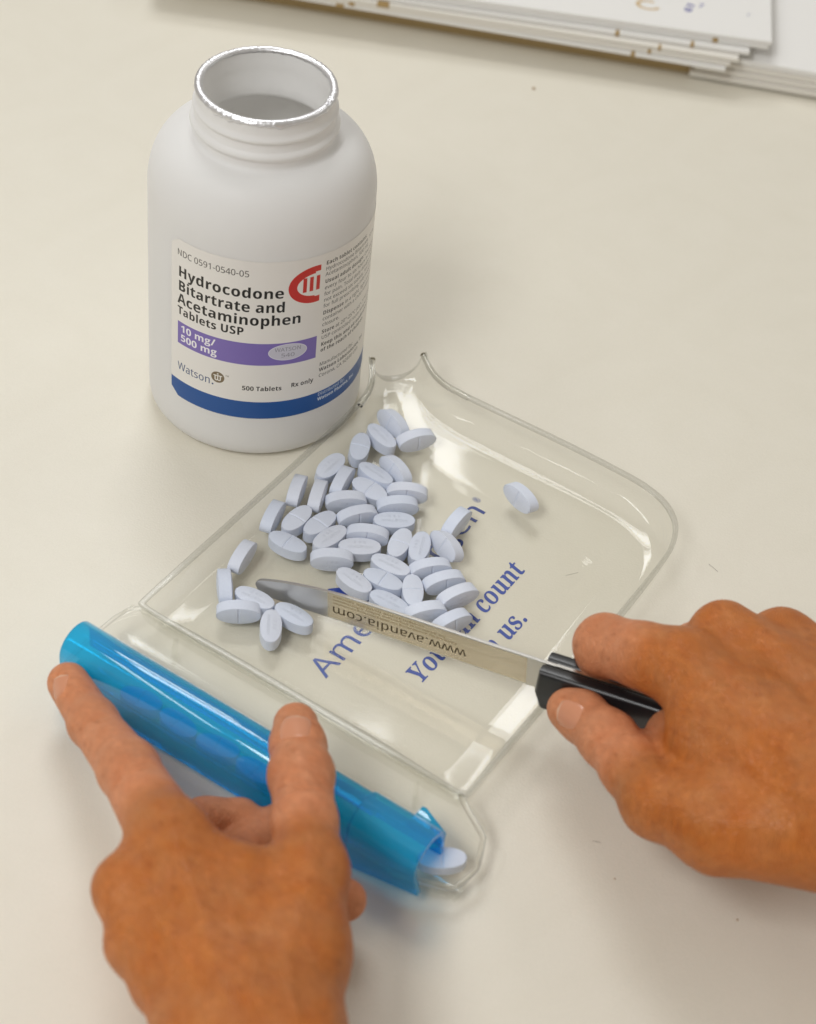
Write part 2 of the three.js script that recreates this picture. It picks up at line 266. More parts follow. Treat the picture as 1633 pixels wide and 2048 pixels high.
  // small feet under the divider
  for (const [a, b] of [[16, -4], [112, -4]]) part('foot', scaled(new RoundedBoxGeometry(1.6, b < 0 ? 8.2 : 1.2, 5, 2, 0.4).translate(...tp(a, b, b < 0 ? 4.2 : 0.65).toArray())), M.pane, tray);

  // blue printing on the tray floor
  const K = 14, PA0 = 34, PA1 = 104, PB0 = 16, PB1 = 128, [c, x] = canvas((PB1 - PB0) * K, (PA1 - PA0) * K);
  const X = (b) => (b - PB0) * K, Y = (a) => (a - PA0) * K;
  const put = (s, b, a, cap, width, font, color = '#2f4fa8') => { x.save(); x.font = font.replace('#', cap / 0.714 * K); x.fillStyle = color; const w = x.measureText(s).width; x.translate(X(b), Y(a)); if (width) x.scale(width * K / w, 1); x.fillText(s, 0, 0); x.restore(); };
  put('Ameri', 20.5, 60.2, 8.2, 39, 'normal #px sans-serif'); put('Bergen', 70, 59.4, 8.2, 52.5, 'normal #px sans-serif', '#27408f'); put('®', 123.2, 54.6, 3, 2.6, 'normal #px sans-serif');
  x.strokeStyle = '#2448b0'; x.lineWidth = 3.2 * K; x.beginPath(); x.moveTo(X(53), Y(38)); x.quadraticCurveTo(X(60), Y(43), X(59), Y(53)); x.stroke();
  x.strokeStyle = '#7e93c9'; x.lineWidth = 2.2 * K; x.beginPath(); x.moveTo(X(49.5), Y(39)); x.quadraticCurveTo(X(55.5), Y(45), X(54.5), Y(53)); x.stroke();
  // Droid Serif has no italic face: the letters are slanted here
  const slant = (s, b, a, cap, width) => { x.save(); x.font = `bold ${cap / 0.714 * K}px serif`; x.fillStyle = '#2d4aa6'; const w = x.measureText(s).width; x.translate(X(b), Y(a)); x.transform(1, 0, -0.24, 1, 0, 0); x.scale(width * K / w, 1); x.fillText(s, 0, 0); x.restore(); };
  slant('You can count', 37.5, 86.4, 7.2, 67.5); slant('on us.', 57.5, 99.4, 7.2, 28.5);
  const g = new THREE.BufferGeometry(), h = FLOOR - 2.72, q = [tp(PA0, PB0, h), tp(PA0, PB1, h), tp(PA1, PB1, h), tp(PA1, PB0, h)];
  g.setAttribute('position', new THREE.Float32BufferAttribute(q.flatMap((p) => p.toArray()), 3)); g.setAttribute('uv', new THREE.Float32BufferAttribute([0, 1, 1, 1, 1, 0, 0, 0], 2)); g.setIndex([0, 2, 1, 0, 3, 2]); g.computeVertexNormals();
  M.print = std({ map: canvasTexture(c), transparent: true, roughness: 0.35 });
  part('printed_lettering', scaled(g), M.print, tray);
}

// ---------------------------------------------------------------- the blue lid over the trough
M.blue = std({ color: new THREE.Color(0.05, 0.67, 0.93), transmission: 0.8, thickness: 0, ior: 1.62, roughness: 0.04 });
const LB0 = -29, LH0 = 16.4;
{
  const lid = thing('tray_lid', 'translucent blue half round lid held shut over the trough of the tray', 'lid');
  const capEnds = (a, r, t, sN, sF, flip) => { const s = new THREE.Shape(); s.moveTo(-r, -sN); for (let i = 0; i <= 28; i++) { const p = Math.PI * i / 28; s.lineTo(-r * Math.cos(p), r * Math.sin(p)); } s.lineTo(r, -sF); s.lineTo(r - t, -sF); for (let i = 28; i >= 0; i--) { const p = Math.PI * i / 28; s.lineTo(-(r - t) * Math.cos(p), (r - t) * Math.sin(p)); } s.lineTo(-r + t, -sN); return s; };
  const extr = (a0, a1, r, t, sN, sF) => {                                                   // a closed extrusion of the half-ring along the trough
    const g = new THREE.ExtrudeGeometry(capEnds(0, r, t, sN, sF), { depth: a1 - a0 - 0.5, bevelEnabled: true, bevelThickness: 0.25, bevelSize: 0.2, bevelOffset: -0.2, bevelSegments: 2, steps: 1 });
    g.applyMatrix4(new THREE.Matrix4().makeBasis(TV, V3(0, 1, 0), TU.clone()));
    const p = tp(a0 + 0.25, LB0, LH0); g.translate(p.x, p.y, p.z); return toCreasedNormals(g, 0.5);
  };
  part('lid_cover', scaled(extr(-4.5, 107.8, 8, 1.5, 14.6, 7)), M.blue, lid);
  const collar = extr(108, 132.4, 8.7, 1.8, 14.2, 6.6), cp = collar.attributes.position, cv = V3();
  for (let i = 0; i < cp.count; i++) { cv.fromBufferAttribute(cp, i).sub(TO); const y = cv.y, t = clamp((cv.setY(0).dot(TU) - 108) / 24.4, 0, 1), k = y < 14 ? (14 - y) / 12 * 3.6 * smooth(t, 0.25, 1) : 0; if (y < 14 && cv.dot(TV) < -30) cp.setXYZ(i, cp.getX(i) + TU.x * k * 0.4 + TV.x * k * 0.5, y + k, cp.getZ(i) + TU.z * k * 0.4 + TV.z * k * 0.5); }   // its near skirt rises towards the mouth
  collar.computeVertexNormals();
  part('lid_collar', scaled(collar), M.blue, lid);
  const tab = new THREE.Shape(); tab.moveTo(119, -20.6); tab.lineTo(119.4, -12.6); tab.lineTo(120.6, -12.4); tab.lineTo(130.4, -16.6); tab.lineTo(132, -20.6);
  const tg = new THREE.ExtrudeGeometry(tab, { depth: 1.6, bevelEnabled: true, bevelSize: 0.2, bevelThickness: 0.2, bevelSegments: 2 });
  tg.applyMatrix4(new THREE.Matrix4().makeBasis(TU, TV, V3(0, 1, 0))); const o0 = tp(0, 0, 11.6); tg.translate(o0.x, o0.y, o0.z);
  part('lid_tab', scaled(toCreasedNormals(tg, 0.5)), M.blue, lid);
}
// ---------------------------------------------------------------- the tablets
{
  const TL = 7.55, TW = 3.7, BAND = 2.2, DOME = 0.6;
  const [c, x] = canvas(512, 512);
  x.fillStyle = '#808080'; x.fillRect(0, 0, 512, 512);
  x.fillStyle = '#303030'; x.textAlign = 'center';
  x.font = '44px sans-serif'; x.save(); x.translate(256, 118); x.scale(1.8, 1); x.fillText('WATSON', 0, 0); x.restore(); x.font = '52px sans-serif'; x.fillText('5  4  0', 256, 190);
  const im = x.getImageData(0, 0, 512, 512), rn = rng(77);
  for (let i = 0; i < im.data.length; i += 4) { const k = (rn() - 0.5) * 46; for (let q = 0; q < 3; q++) im.data[i + q] = clamp(im.data[i + q] + k, 0, 255); }
  x.putImageData(im, 0, 0);
  const imprint = new THREE.CanvasTexture(c);
  const rs = rng(12);
  const speck = dataTexture(128, () => { const k = rs(), d = k > 0.93 ? 0.05 : k < 0.05 ? -0.03 : (rs() - 0.5) * 0.03; return [0.855 + d, 0.88 + d, 0.935 + d * 0.6]; }, true);
  speck.repeat.set(3, 3);
  M.tablet = std({ map: speck, bumpMap: imprint, bumpScale: 0.00034, roughness: 0.42 });
  const tones = [[1, 1, 1], [0.955, 0.96, 0.97], [0.985, 0.975, 0.965], [0.94, 0.955, 0.975]].map((k) => { const m = M.tablet.clone(); m.color.setRGB(...k); return m; });
  const xs = [];
  for (let i = -22; i <= 22; i++) { const t = i / 22; xs.push(Math.sign(t) * (Math.abs(t) < 0.28 ? Math.abs(t) * 0.35 : 0.098 + (Math.abs(t) - 0.28) / 0.72 * 0.902)); }
  const NZ = 14, pos = [], uv = [], idx = [];
  const wide = (t) => Math.pow(Math.max(0, 1 - Math.pow(Math.abs(t), 2.12)), 1 / 2.12);
  for (const side of [1, -1]) {
    const b0 = pos.length / 3;
    xs.forEach((t) => { for (let j = 0; j <= NZ; j++) { const w = -1 + 2 * j / NZ, z = w * wide(t), rho = Math.min(1, Math.pow(t * t + z * z, 1.0));
      let y = BAND + DOME * (1 - Math.pow(rho, 1.1)); if (side > 0) y -= 0.42 * Math.exp(-((t * TL / 0.26) ** 2)) * (1 - Math.pow(rho, 6));
      pos.push(t * TL * 0.985, y * side, z * TW * 0.975); uv.push(0.5 + t * 0.49, side > 0 ? 0.25 - z * 0.24 : 0.75 - z * 0.24); } });
    for (let i = 0; i < xs.length - 1; i++) for (let j = 0; j < NZ; j++) { const a = b0 + i * (NZ + 1) + j, b = a + NZ + 1; side > 0 ? idx.push(a, a + 1, b + 1, a, b + 1, b) : idx.push(a, b + 1, a + 1, a, b, b + 1); }
  }
  const faces = new THREE.BufferGeometry(); faces.setAttribute('position', new THREE.Float32BufferAttribute(pos, 3)); faces.setAttribute('uv', new THREE.Float32BufferAttribute(uv, 2)); faces.setIndex(idx); faces.computeVertexNormals();
  // the band round the edge with a small land at both ends
  const bp = [], bu = [], bi = [], NB = 72, rows = [[0.985, 0.975, BAND], [1, 1, BAND - 0.16], [1, 1, -BAND + 0.16], [0.985, 0.975, -BAND]];
  for (let r = 0; r < 3; r++) { const b0 = bp.length / 3; for (let k = 0; k < 2; k++) for (let i = 0; i <= NB; i++) { const a = i / NB * 2 * Math.PI, ct = Math.cos(a), t = Math.sign(ct) * Math.pow(Math.abs(ct), 0.94), z = Math.sign(Math.sin(a)) * wide(t), R = rows[r + k]; bp.push(t * TL * R[0], R[2], z * TW * R[1]); bu.push(0.02 + 0.96 * i / NB, 0.2 + 0.15 * k); }
    for (let i = 0; i < NB; i++) { const a = b0 + i, b = a + NB + 1; bi.push(a, a + 1, b + 1, a, b + 1, b); } }
  const band = new THREE.BufferGeometry(); band.setAttribute('position', new THREE.Float32BufferAttribute(bp, 3)); band.setAttribute('uv', new THREE.Float32BufferAttribute(bu, 2)); band.setIndex(bi); band.computeVertexNormals();
  const geo = scaled(mergeGeometries([faces, band]));
  const proto = new THREE.Mesh(geo, M.tablet); proto.castShadow = proto.receiveShadow = true;
  const placed = [];
  // pose: F flat, E on its edge; S scored face shown, I lettered face shown. Two ends of the long axis as pixels, then label
  function tablet(x0, y0, x1, y1, pose, label, lift = 0, lean = 0, group = 'blue tablets in the counting tray') {
    const edge = pose[0] === 'E', h = FLOOR + lift + (edge ? 4.6 : 5.0), A = at(x0, y0, h), B = at(x1, y1, h), d = B.clone().sub(A).setY(0).normalize();
    const o = proto.clone(); o.name = numbered('tablet'); o.material = tones[placed.length % 4];
    o.position.copy(A).add(B).multiplyScalar(0.5).setY(FLOOR + lift + (edge ? TW : BAND + DOME) + 0.05 + Math.abs(lean) * 1.2).multiplyScalar(MM);
    let n = V3(-d.z, 0, d.x); if (n.z < 0) n.negate();                                       // sideways, towards the near side of the counter
    const up = V3(0, 1, 0), face = edge ? n.clone().multiplyScalar(Math.cos(lean)).addScaledVector(up, Math.sin(lean)) : up.clone().multiplyScalar(Math.cos(lean)).addScaledVector(n, Math.sin(lean));
    const yAxis = pose[1] === 'S' ? face : face.clone().negate(), zAxis = d.clone().cross(yAxis).normalize(); let xAxis = d.clone();
    if (pose[1] === 'I' && !edge && xAxis.x < 0) { xAxis.negate(); zAxis.negate(); }
    o.quaternion.setFromRotationMatrix(new THREE.Matrix4().makeBasis(xAxis, yAxis, zAxis));
    tag(o, label, 'tablet', group); scene.add(o); placed.push(A.distanceTo(B));
    return o;
  }
  tablet(770, 828, 804, 862, 'ES', 'blue tablet nearest the pouring lip, standing on edge with its score facing the bottle', 0, 0.35);
  tablet(742, 850, 785, 893, 'FI', 'blue tablet lying lettered face up just below the topmost tablet by the lip', 0, -0.1);
  tablet(797, 885, 868, 868, 'ES', 'blue tablet on edge, scored face forward, right of the three nearest the lip');
  tablet(726, 868, 713, 917, 'FS', 'blue tablet lying flat with a crosswise score, alone between lip group and main pile', 0, 0.1);
  tablet(681, 911, 640, 950, 'FI', 'blue tablet tilted at the upper left of the main pile, beside the tray wall', 0.6, 0.15);
  tablet(697, 941, 673, 980, 'EI', 'blue tablet seen end on, standing on edge right of the upper left tilted one');
  tablet(645, 963, 627, 1014, 'EI', 'blue tablet end on, between two edge tablets at the pile left', 0);
  tablet(721, 927, 782, 966, 'FI', 'blue tablet tilted with plain broad face up, under the topmost edge tablet of the pile', 1.2, -0.12);
  tablet(772, 918, 812, 960, 'ES', 'blue tablet on edge at the far end of the main pile, scored face leftward', 0, 0.3);
  tablet(708, 957, 774, 997, 'FS', 'blue tablet flat with score up in the upper middle of the pile', 0.4, 0.15);
  tablet(776, 980, 853, 986, 'ES', 'blue tablet on edge at the upper right of the pile, front face scored');
  tablet(757, 1011, 834, 1008, 'EI', 'blue tablet on edge with lettered front face, under the upper right scored edge tablet');
  tablet(652, 1002, 733, 998, 'EI', 'blue tablet on edge, faint lettering, just above the slanting scored edge tablet of the pile');
  tablet(677, 1038, 753, 1022, 'ES', 'blue tablet on edge slanting upward in the pile centre, short score in front');
  tablet(605, 950, 583, 1006, 'EI', 'blue tablet on edge nearest the left tray wall, topmost in the left pile column');
  tablet(562, 1002, 530, 1058, 'ES', 'blue tablet on edge at the far left of the pile, scored face turned right');
  tablet(617, 1014, 571, 1057, 'FS', 'blue tablet flat, score up, touching the far left edge tablet');
  tablet(668, 1024, 612, 1066, 'FS', 'blue tablet flat, score up, second of two parallel slanting ones at the pile left');
  tablet(690, 1053, 630, 1093, 'FI', 'blue tablet flat, lettered, slanting below the two parallel scored ones');
  tablet(541, 1066, 611, 1100, 'FS', 'blue tablet flat with bold score, lowest at the pile left, near the tray wall');
  tablet(624, 1114, 705, 1117, 'EI', 'blue tablet on edge with lettered front, lying level at the pile lower left');
  tablet(697, 1062, 775, 1072, 'ES', 'blue tablet on edge in the pile centre, scored front, directly above a level lettered one');
  tablet(678, 1090, 762, 1093, 'FI', 'blue tablet flat and level, lettered face up, in the lower middle of the pile', 0, 0.12);
  tablet(748, 1038, 830, 1040, 'FI', 'blue tablet flat and level, numerals clearly pressed in, at the right of the pile', 0.2, 0.1);
  tablet(813, 1059, 787, 1110, 'FS', 'blue tablet upright in view, score up, left of the lettered upright one', 0);
  tablet(848, 1063, 832, 1121, 'FI', 'blue tablet upright in view, lettered face up, touching the tablet leaning at the right');
  tablet(872, 1067, 916, 1116, 'ES', 'blue tablet leaning on edge over the printed letters at the right of the pile', 0, 0.45);
  tablet(934, 1020, 893, 1065, 'EI', 'blue tablet on edge covering the printed g, rightmost of the pile', 0, 0);
  tablet(744, 1111, 820, 1146, 'FI', 'blue tablet flat, lettered, slanting down right above a scored parallel one');
  tablet(823, 1141, 899, 1130, 'ES', 'blue tablet on edge, topmost of three stacked rows at the right of the blade', 0, 0.05);
  tablet(677, 1137, 741, 1182, 'FI', 'blue tablet flat, lettered face up, over the printed blue swoosh');
  tablet(731, 1141, 803, 1174, 'FS', 'blue tablet flat, score up, in the middle of the lower pile', 0);
  tablet(825, 1152, 828, 1207, 'FS', 'blue tablet upright in view with level score, just above the blade', 0);
  tablet(850, 1170, 926, 1152, 'ES', 'blue tablet on edge, middle of three stacked rows at the right of the blade');
  tablet(880, 1203, 952, 1176, 'EI', 'blue tablet on edge, lowest and rightmost of three rows beside the lettering');
  tablet(742, 1183, 816, 1222, 'FI', 'blue tablet flat, lettered face up, pushed against the blade');
  tablet(812, 1230, 889, 1215, 'EI', 'blue tablet on edge half hidden behind the middle of the blade');
  tablet(872, 1256, 934, 1228, 'ES', 'blue tablet on edge half hidden behind the blade, nearest the handle');
  tablet(504, 1083, 466, 1138, 'EI', 'blue tablet on edge, alone left of the blade tip, upper one by the tray wall');
  tablet(448, 1141, 452, 1198, 'EI', 'blue tablet standing on edge and end on, leftmost in the tray');
  tablet(473, 1177, 547, 1212, 'FI', 'blue tablet flat and lettered, touching the blade tip in the counted group');
  tablet(437, 1219, 519, 1221, 'ES', 'blue tablet on edge with clear score, front left of the counted group');
  tablet(544, 1218, 541, 1285, 'FI', 'blue tablet upright in view, nearest the trough in the counted group', 0);
  tablet(551, 1207, 626, 1250, 'FI', 'blue tablet flat under the blade, rightmost of the counted group');
  tablet(1018, 970, 1068, 1016, 'ES', 'single blue tablet on edge, apart from the pile, on the far tray slope', 0.6, 0.2);
  // counted tablets in the trough, seen through the lid, and one at its open end
  const G = 'blue tablets in the trough under the lid', row = [[22, -28.4, 8, 'first'], [37.5, -29, -8, 'second'], [53, -28.6, 10, 'third'], [68.5, -29, 0, 'fourth'], [92, -28.8, 7, 'fifth']];
  for (const [a, b, turn, nth] of row) {
    const o = proto.clone(); o.name = numbered('tablet'); o.position.copy(tp(a, b, 5.8)).multiplyScalar(MM); o.rotation.set(0, -TA + turn * Math.PI / 180, 0);
    tag(o, `blue tablet under the blue lid in the trough, ${nth} from the closed end`, 'tablet', G); scene.add(o);
  }
  { const o = proto.clone(); o.name = numbered('tablet'); o.position.copy(at(884, 1722, 6.2)).multiplyScalar(MM); o.rotation.set(0.12, 0.12, 0.05, 'YXZ'); tag(o, 'blue tablet lying in the open end of the trough beside the lid', 'tablet', G); scene.add(o); }
  placed.sort((p, q) => p - q); console.log('tablet length', placed[placed.length >> 1].toFixed(2));
}

// ---------------------------------------------------------------- the counting spatula
{
  const knife = thing('counting_spatula', 'steel counting spatula with printed blade and black handle, held over the tablets', 'spatula');
  const A = at(520, 1186, 4.2), B = at(1088, 1378, 18.5);                                    // lower edge: tip, then at the handle
  const e1 = B.clone().sub(A).normalize(), LEN = A.distanceTo(B);
  const e3 = V3(-e1.z, 0, e1.x).normalize(); if (e3.z < 0) e3.negate();                      // broad side, towards the near side
  e3.addScaledVector(V3(0, 1, 0), 0.10).normalize(); const e2 = e3.clone().cross(e1).normalize(); if (e2.y < 0) e2.negate();
  const frame = new THREE.Matrix4().makeBasis(e1, e2, e1.clone().cross(e2));
  const put = (g) => scaled(g.applyMatrix4(frame).translate(A.x, A.y, A.z));
  const Hb = 11.6, s = new THREE.Shape();
  s.moveTo(2.5, 0); s.lineTo(LEN + 4, 0); s.lineTo(LEN + 4, Hb); s.lineTo(34, Hb - 0.3); s.quadraticCurveTo(14, Hb - 1.4, 1.2, 6.4); s.quadraticCurveTo(-1.6, 5.2, -1.2, 3.4); s.quadraticCurveTo(0, 0.2, 2.5, 0);
  const g = new THREE.ExtrudeGeometry(s, { depth: 0.9, bevelEnabled: true, bevelThickness: 0.2, bevelSize: 0.25, bevelOffset: -0.25, bevelSegments: 3, curveSegments: 12 }).translate(0, 0, -0.45);
  const [bc, bx] = canvas(1024, 128), rb = rng(3);
  bx.fillStyle = '#8c8c8c'; bx.fillRect(0, 0, 1024, 128);
  for (let i = 0; i < 700; i++) { const v = 110 + rb() * 70 | 0; bx.fillStyle = `rgba(${v},${v},${v},0.35)`; bx.fillRect(rb() * 1024, rb() * 128, 60 + rb() * 300, 1); }
  const scratch = new THREE.CanvasTexture(bc);
  for (let i = 0, u = g.attributes.uv; i < u.count; i++) u.setXY(i, u.getX(i) / 120, u.getY(i) / 14);
  M.steel = std({ color: new THREE.Color(0.62, 0.6, 0.56), metalness: 1, roughness: 0.3, roughnessMap: null, bumpMap: scratch, bumpScale: 0.00002 });
  const blade = part('blade', put(g), M.steel, knife);
  // the printed panel on the side that faces the near edge of the counter: turned upside down towards the handle
  const P0 = 27, P1 = LEN - 6, PH = Hb - 1.2, K = 22, [c, x] = canvas(Math.round((P1 - P0) * K), Math.round(PH * K));
  x.fillStyle = '#cfc6b4'; x.fillRect(0, 0, c.width, c.height);
  const rr = rng(9);
  for (let i = 0; i < 900; i++) { const v = rr(); x.fillStyle = `rgba(${v > 0.5 ? '236,222,190' : '150,128,92'},${0.06 + rr() * 0.12})`; x.fillRect(rr() * c.width, rr() * c.height, 20 + rr() * 320, 1 + rr() * 3); }
  x.save(); x.translate(c.width, c.height); x.rotate(Math.PI);
  x.fillStyle = '#4a3a26';
  const line = (t, px, y, cap, w, col, font = 'normal') => { x.save(); x.fillStyle = col; x.font = `${font} ${cap / 0.714 * K}px sans-serif`; const m = x.measureText(t).width; x.translate(px * K, y * K); x.scale(w * K / m, 1); x.fillText(t, 0, 0); x.restore(); };
  line('www.avandia.com', 21.5, 5.0, 3.4, 50, '#463722');
  line('Please see the accompanying complete prescribing information', 25, 6.9, 0.85, 46, '#8c7448');
  line('for additional important safety information', 29, 8.2, 0.85, 42, '#8c7448');
  line('rosiglitazone maleate tablets', 37, 9.5, 0.85, 34, '#8c7448');
  x.restore();
  const pg = new THREE.PlaneGeometry(P1 - P0, PH).translate((P0 + P1) / 2, Hb / 2, 0), front = e1.clone().cross(e2).dot(e3) > 0 ? 1 : -1;
  if (front < 0) pg.rotateY(Math.PI).translate(P0 + P1, 0, 0);
  pg.translate(0, 0, front * 0.68);
  M.panel = std({ map: canvasTexture(c), metalness: 0.92, roughness: 0.24 });
  part('printed_panel', put(pg), M.panel, blade);
  // handle: two black scales with the steel tang between them
  const hs = new THREE.Shape(), L = LEN;
  hs.moveTo(L, Hb + 0.2); hs.lineTo(L + 58, Hb + 1.2); hs.quadraticCurveTo(L + 66, Hb + 0.5, L + 66, 4); hs.quadraticCurveTo(L + 64, -3, L + 54, -2.2); hs.quadraticCurveTo(L + 30, 1.6, L + 16, 0.6); hs.quadraticCurveTo(L + 9, 0.2, L + 6, -2.2); hs.quadraticCurveTo(L + 2.6, -4.6, L + 0.6, -2.6); hs.lineTo(L - 1.2, 3);
  M.black = std({ color: new THREE.Color(0.012, 0.012, 0.013), roughness: 0.3, clearcoat: 0.3, clearcoatRoughness: 0.3 });
  for (const side of [1, -1]) {
    const hg = new THREE.ExtrudeGeometry(hs, { depth: 2.0, bevelEnabled: true, bevelThickness: 1.7, bevelSize: 1.5, bevelOffset: -1.5, bevelSegments: 5, curveSegments: 16 });
    hg.translate(0, 0, side > 0 ? 2.45 : -4.45); part('handle_scale', put(toCreasedNormals(hg, 0.6)), M.black, knife);
  }
  const tgS = new THREE.Shape(); tgS.moveTo(L + 4, 0.5); tgS.lineTo(L + 58, 0.5); tgS.lineTo(L + 58, Hb + 0.9); tgS.lineTo(L + 4, Hb + 0.02);
  part('tang', put(new THREE.ExtrudeGeometry(tgS, { depth: 1.3, bevelEnabled: false }).translate(0, 0, -0.65)), M.steel, knife);
}

// ---------------------------------------------------------------- the two hands
// joints are given where they stand: pixel of the photograph, height above the counter and radius, both in millimetres
function J(px, py, h, r) { const p = at(px, py, h); return [p.x, p.y, p.z, r]; }
function cone(a, b) { const d = [b[0] - a[0], b[1] - a[1], b[2] - a[2]]; return { a, d, dr: b[3] - a[3], l2: d[0] ** 2 + d[1] ** 2 + d[2] ** 2 }; }
function coneDist(c, x, y, z) { const px = x - c.a[0], py = y - c.a[1], pz = z - c.a[2]; let t = (px * c.d[0] + py * c.d[1] + pz * c.d[2]) / c.l2; t = t < 0 ? 0 : t > 1 ? 1 : t; const qx = px - t * c.d[0], qy = py - t * c.d[1], qz = pz - t * c.d[2]; return Math.sqrt(qx * qx + qy * qy + qz * qz) - (c.a[3] + t * c.dr); }
const smin = (a, b, k) => { const h = Math.max(k - Math.abs(a - b), 0) / k; return Math.min(a, b) - h * h * k * 0.25; };
// groups: [blend inside, blend to the rest, chains of joints]
function makeField(groups) {
  const G = groups.map(([k, kOut, ...chains]) => ({ k, kOut, cones: chains.flatMap((c) => c.slice(1).map((b, i) => cone(c[i], b))) }));
  const near = (g, x, y, z) => { let e = 1e9; for (const c of g.cones) if (g === G[0] || c.a[3] < 11.5) e = Math.min(e, coneDist(c, x, y, z)); return e; };
  const field = (x, y, z) => { let d = 1e9; for (const g of G) { let e = 1e9; for (const c of g.cones) e = smin(e, coneDist(c, x, y, z), g.k); d = smin(d, e, g.kOut); } return d; };
  // 0 on the back of the hand, 1 along the fingers
  field.finger = (x, y, z) => { let a = near(G[0], x, y, z), b = 1e9; for (const g of G.slice(1)) { b = Math.min(b, near(g, x, y, z)); for (const c of g.cones) if (c.a[3] >= 11.5) a = Math.min(a, coneDist(c, x, y, z)); } return smooth(a - b, -1, 11); };
  return field;
}
function surfaceNet(f, joints, cell) {
  const lo = [1e9, 1e9, 1e9], hi = [-1e9, -1e9, -1e9];
  for (const j of joints) for (let k = 0; k < 3; k++) { lo[k] = Math.min(lo[k], j[k] - j[3] - 4); hi[k] = Math.max(hi[k], j[k] + j[3] + 4); }
  const N = lo.map((l, k) => Math.ceil((hi[k] - l) / cell) + 1), [nx, ny, nz] = N, v = new Float32Array(nx * ny * nz);
  for (let k = 0, i = 0; k < nz; k++) for (let j = 0; j < ny; j++) for (let q = 0; q < nx; q++, i++) v[i] = f(lo[0] + q * cell, lo[1] + j * cell, lo[2] + k * cell);
  const at3 = (q, j, k) => q + nx * (j + ny * k), vert = new Int32Array(v.length).fill(-1), pos = [], idx = [];
  for (let k = 0; k < nz - 1; k++) for (let j = 0; j < ny - 1; j++) for (let q = 0; q < nx - 1; q++) {
    let n = 0, sx = 0, sy = 0, sz = 0, neg = 0; const c = [];
    for (let m = 0; m < 8; m++) { c[m] = v[at3(q + (m & 1), j + (m >> 1 & 1), k + (m >> 2))]; if (c[m] < 0) neg++; }
    if (neg === 0 || neg === 8) continue;
    for (const [a, b] of NET_EDGES) if ((c[a] < 0) !== (c[b] < 0)) { const t = c[a] / (c[a] - c[b]); sx += lerp(a & 1, b & 1, t); sy += lerp(a >> 1 & 1, b >> 1 & 1, t); sz += lerp(a >> 2, b >> 2, t); n++; }
    let p = [lo[0] + (q + sx / n) * cell, lo[1] + (j + sy / n) * cell, lo[2] + (k + sz / n) * cell];
    vert[at3(q, j, k)] = pos.length / 3; pos.push(...p);
  }
  for (let k = 1; k < nz - 1; k++) for (let j = 1; j < ny - 1; j++) for (let q = 1; q < nx - 1; q++) {
    const a = v[at3(q, j, k)] < 0;
    if (a !== v[at3(q + 1, j, k)] < 0) quad(idx, vert, at3(q, j - 1, k - 1), at3(q, j, k - 1), at3(q, j, k), at3(q, j - 1, k), a);
    if (a !== v[at3(q, j + 1, k)] < 0) quad(idx, vert, at3(q - 1, j, k - 1), at3(q - 1, j, k), at3(q, j, k), at3(q, j, k - 1), a);
    if (a !== v[at3(q, j, k + 1)] < 0) quad(idx, vert, at3(q - 1, j - 1, k), at3(q, j - 1, k), at3(q, j, k), at3(q - 1, j, k), a);
  }
  return [pos, idx];
}
const NET_EDGES = [[0, 1], [2, 3], [4, 5], [6, 7], [0, 2], [1, 3], [4, 6], [5, 7], [0, 4], [1, 5], [2, 6], [3, 7]];
function quad(idx, vert, a, b, c, d, flip) { const A = vert[a], B = vert[b], C = vert[c], D = vert[d]; flip ? idx.push(A, B, C, A, C, D) : idx.push(A, C, B, A, D, C); }
const gradOf = (f, x, y, z, e = 0.4) => { const n = V3(f(x + e, y, z) - f(x - e, y, z), f(x, y + e, z) - f(x, y - e, z), f(x, y, z + e) - f(x, y, z - e)); return n.normalize(); };
function hit(f, px, py) { const d = dirOf(px, py).normalize(); let t = 380; for (let i = 0; i < 300; i++) { const p = EYE.clone().addScaledVector(d, t), s = f(p.x, p.y, p.z); if (s < 0.02) return p; t += s * 0.7; if (t > 900) break; } return null; }
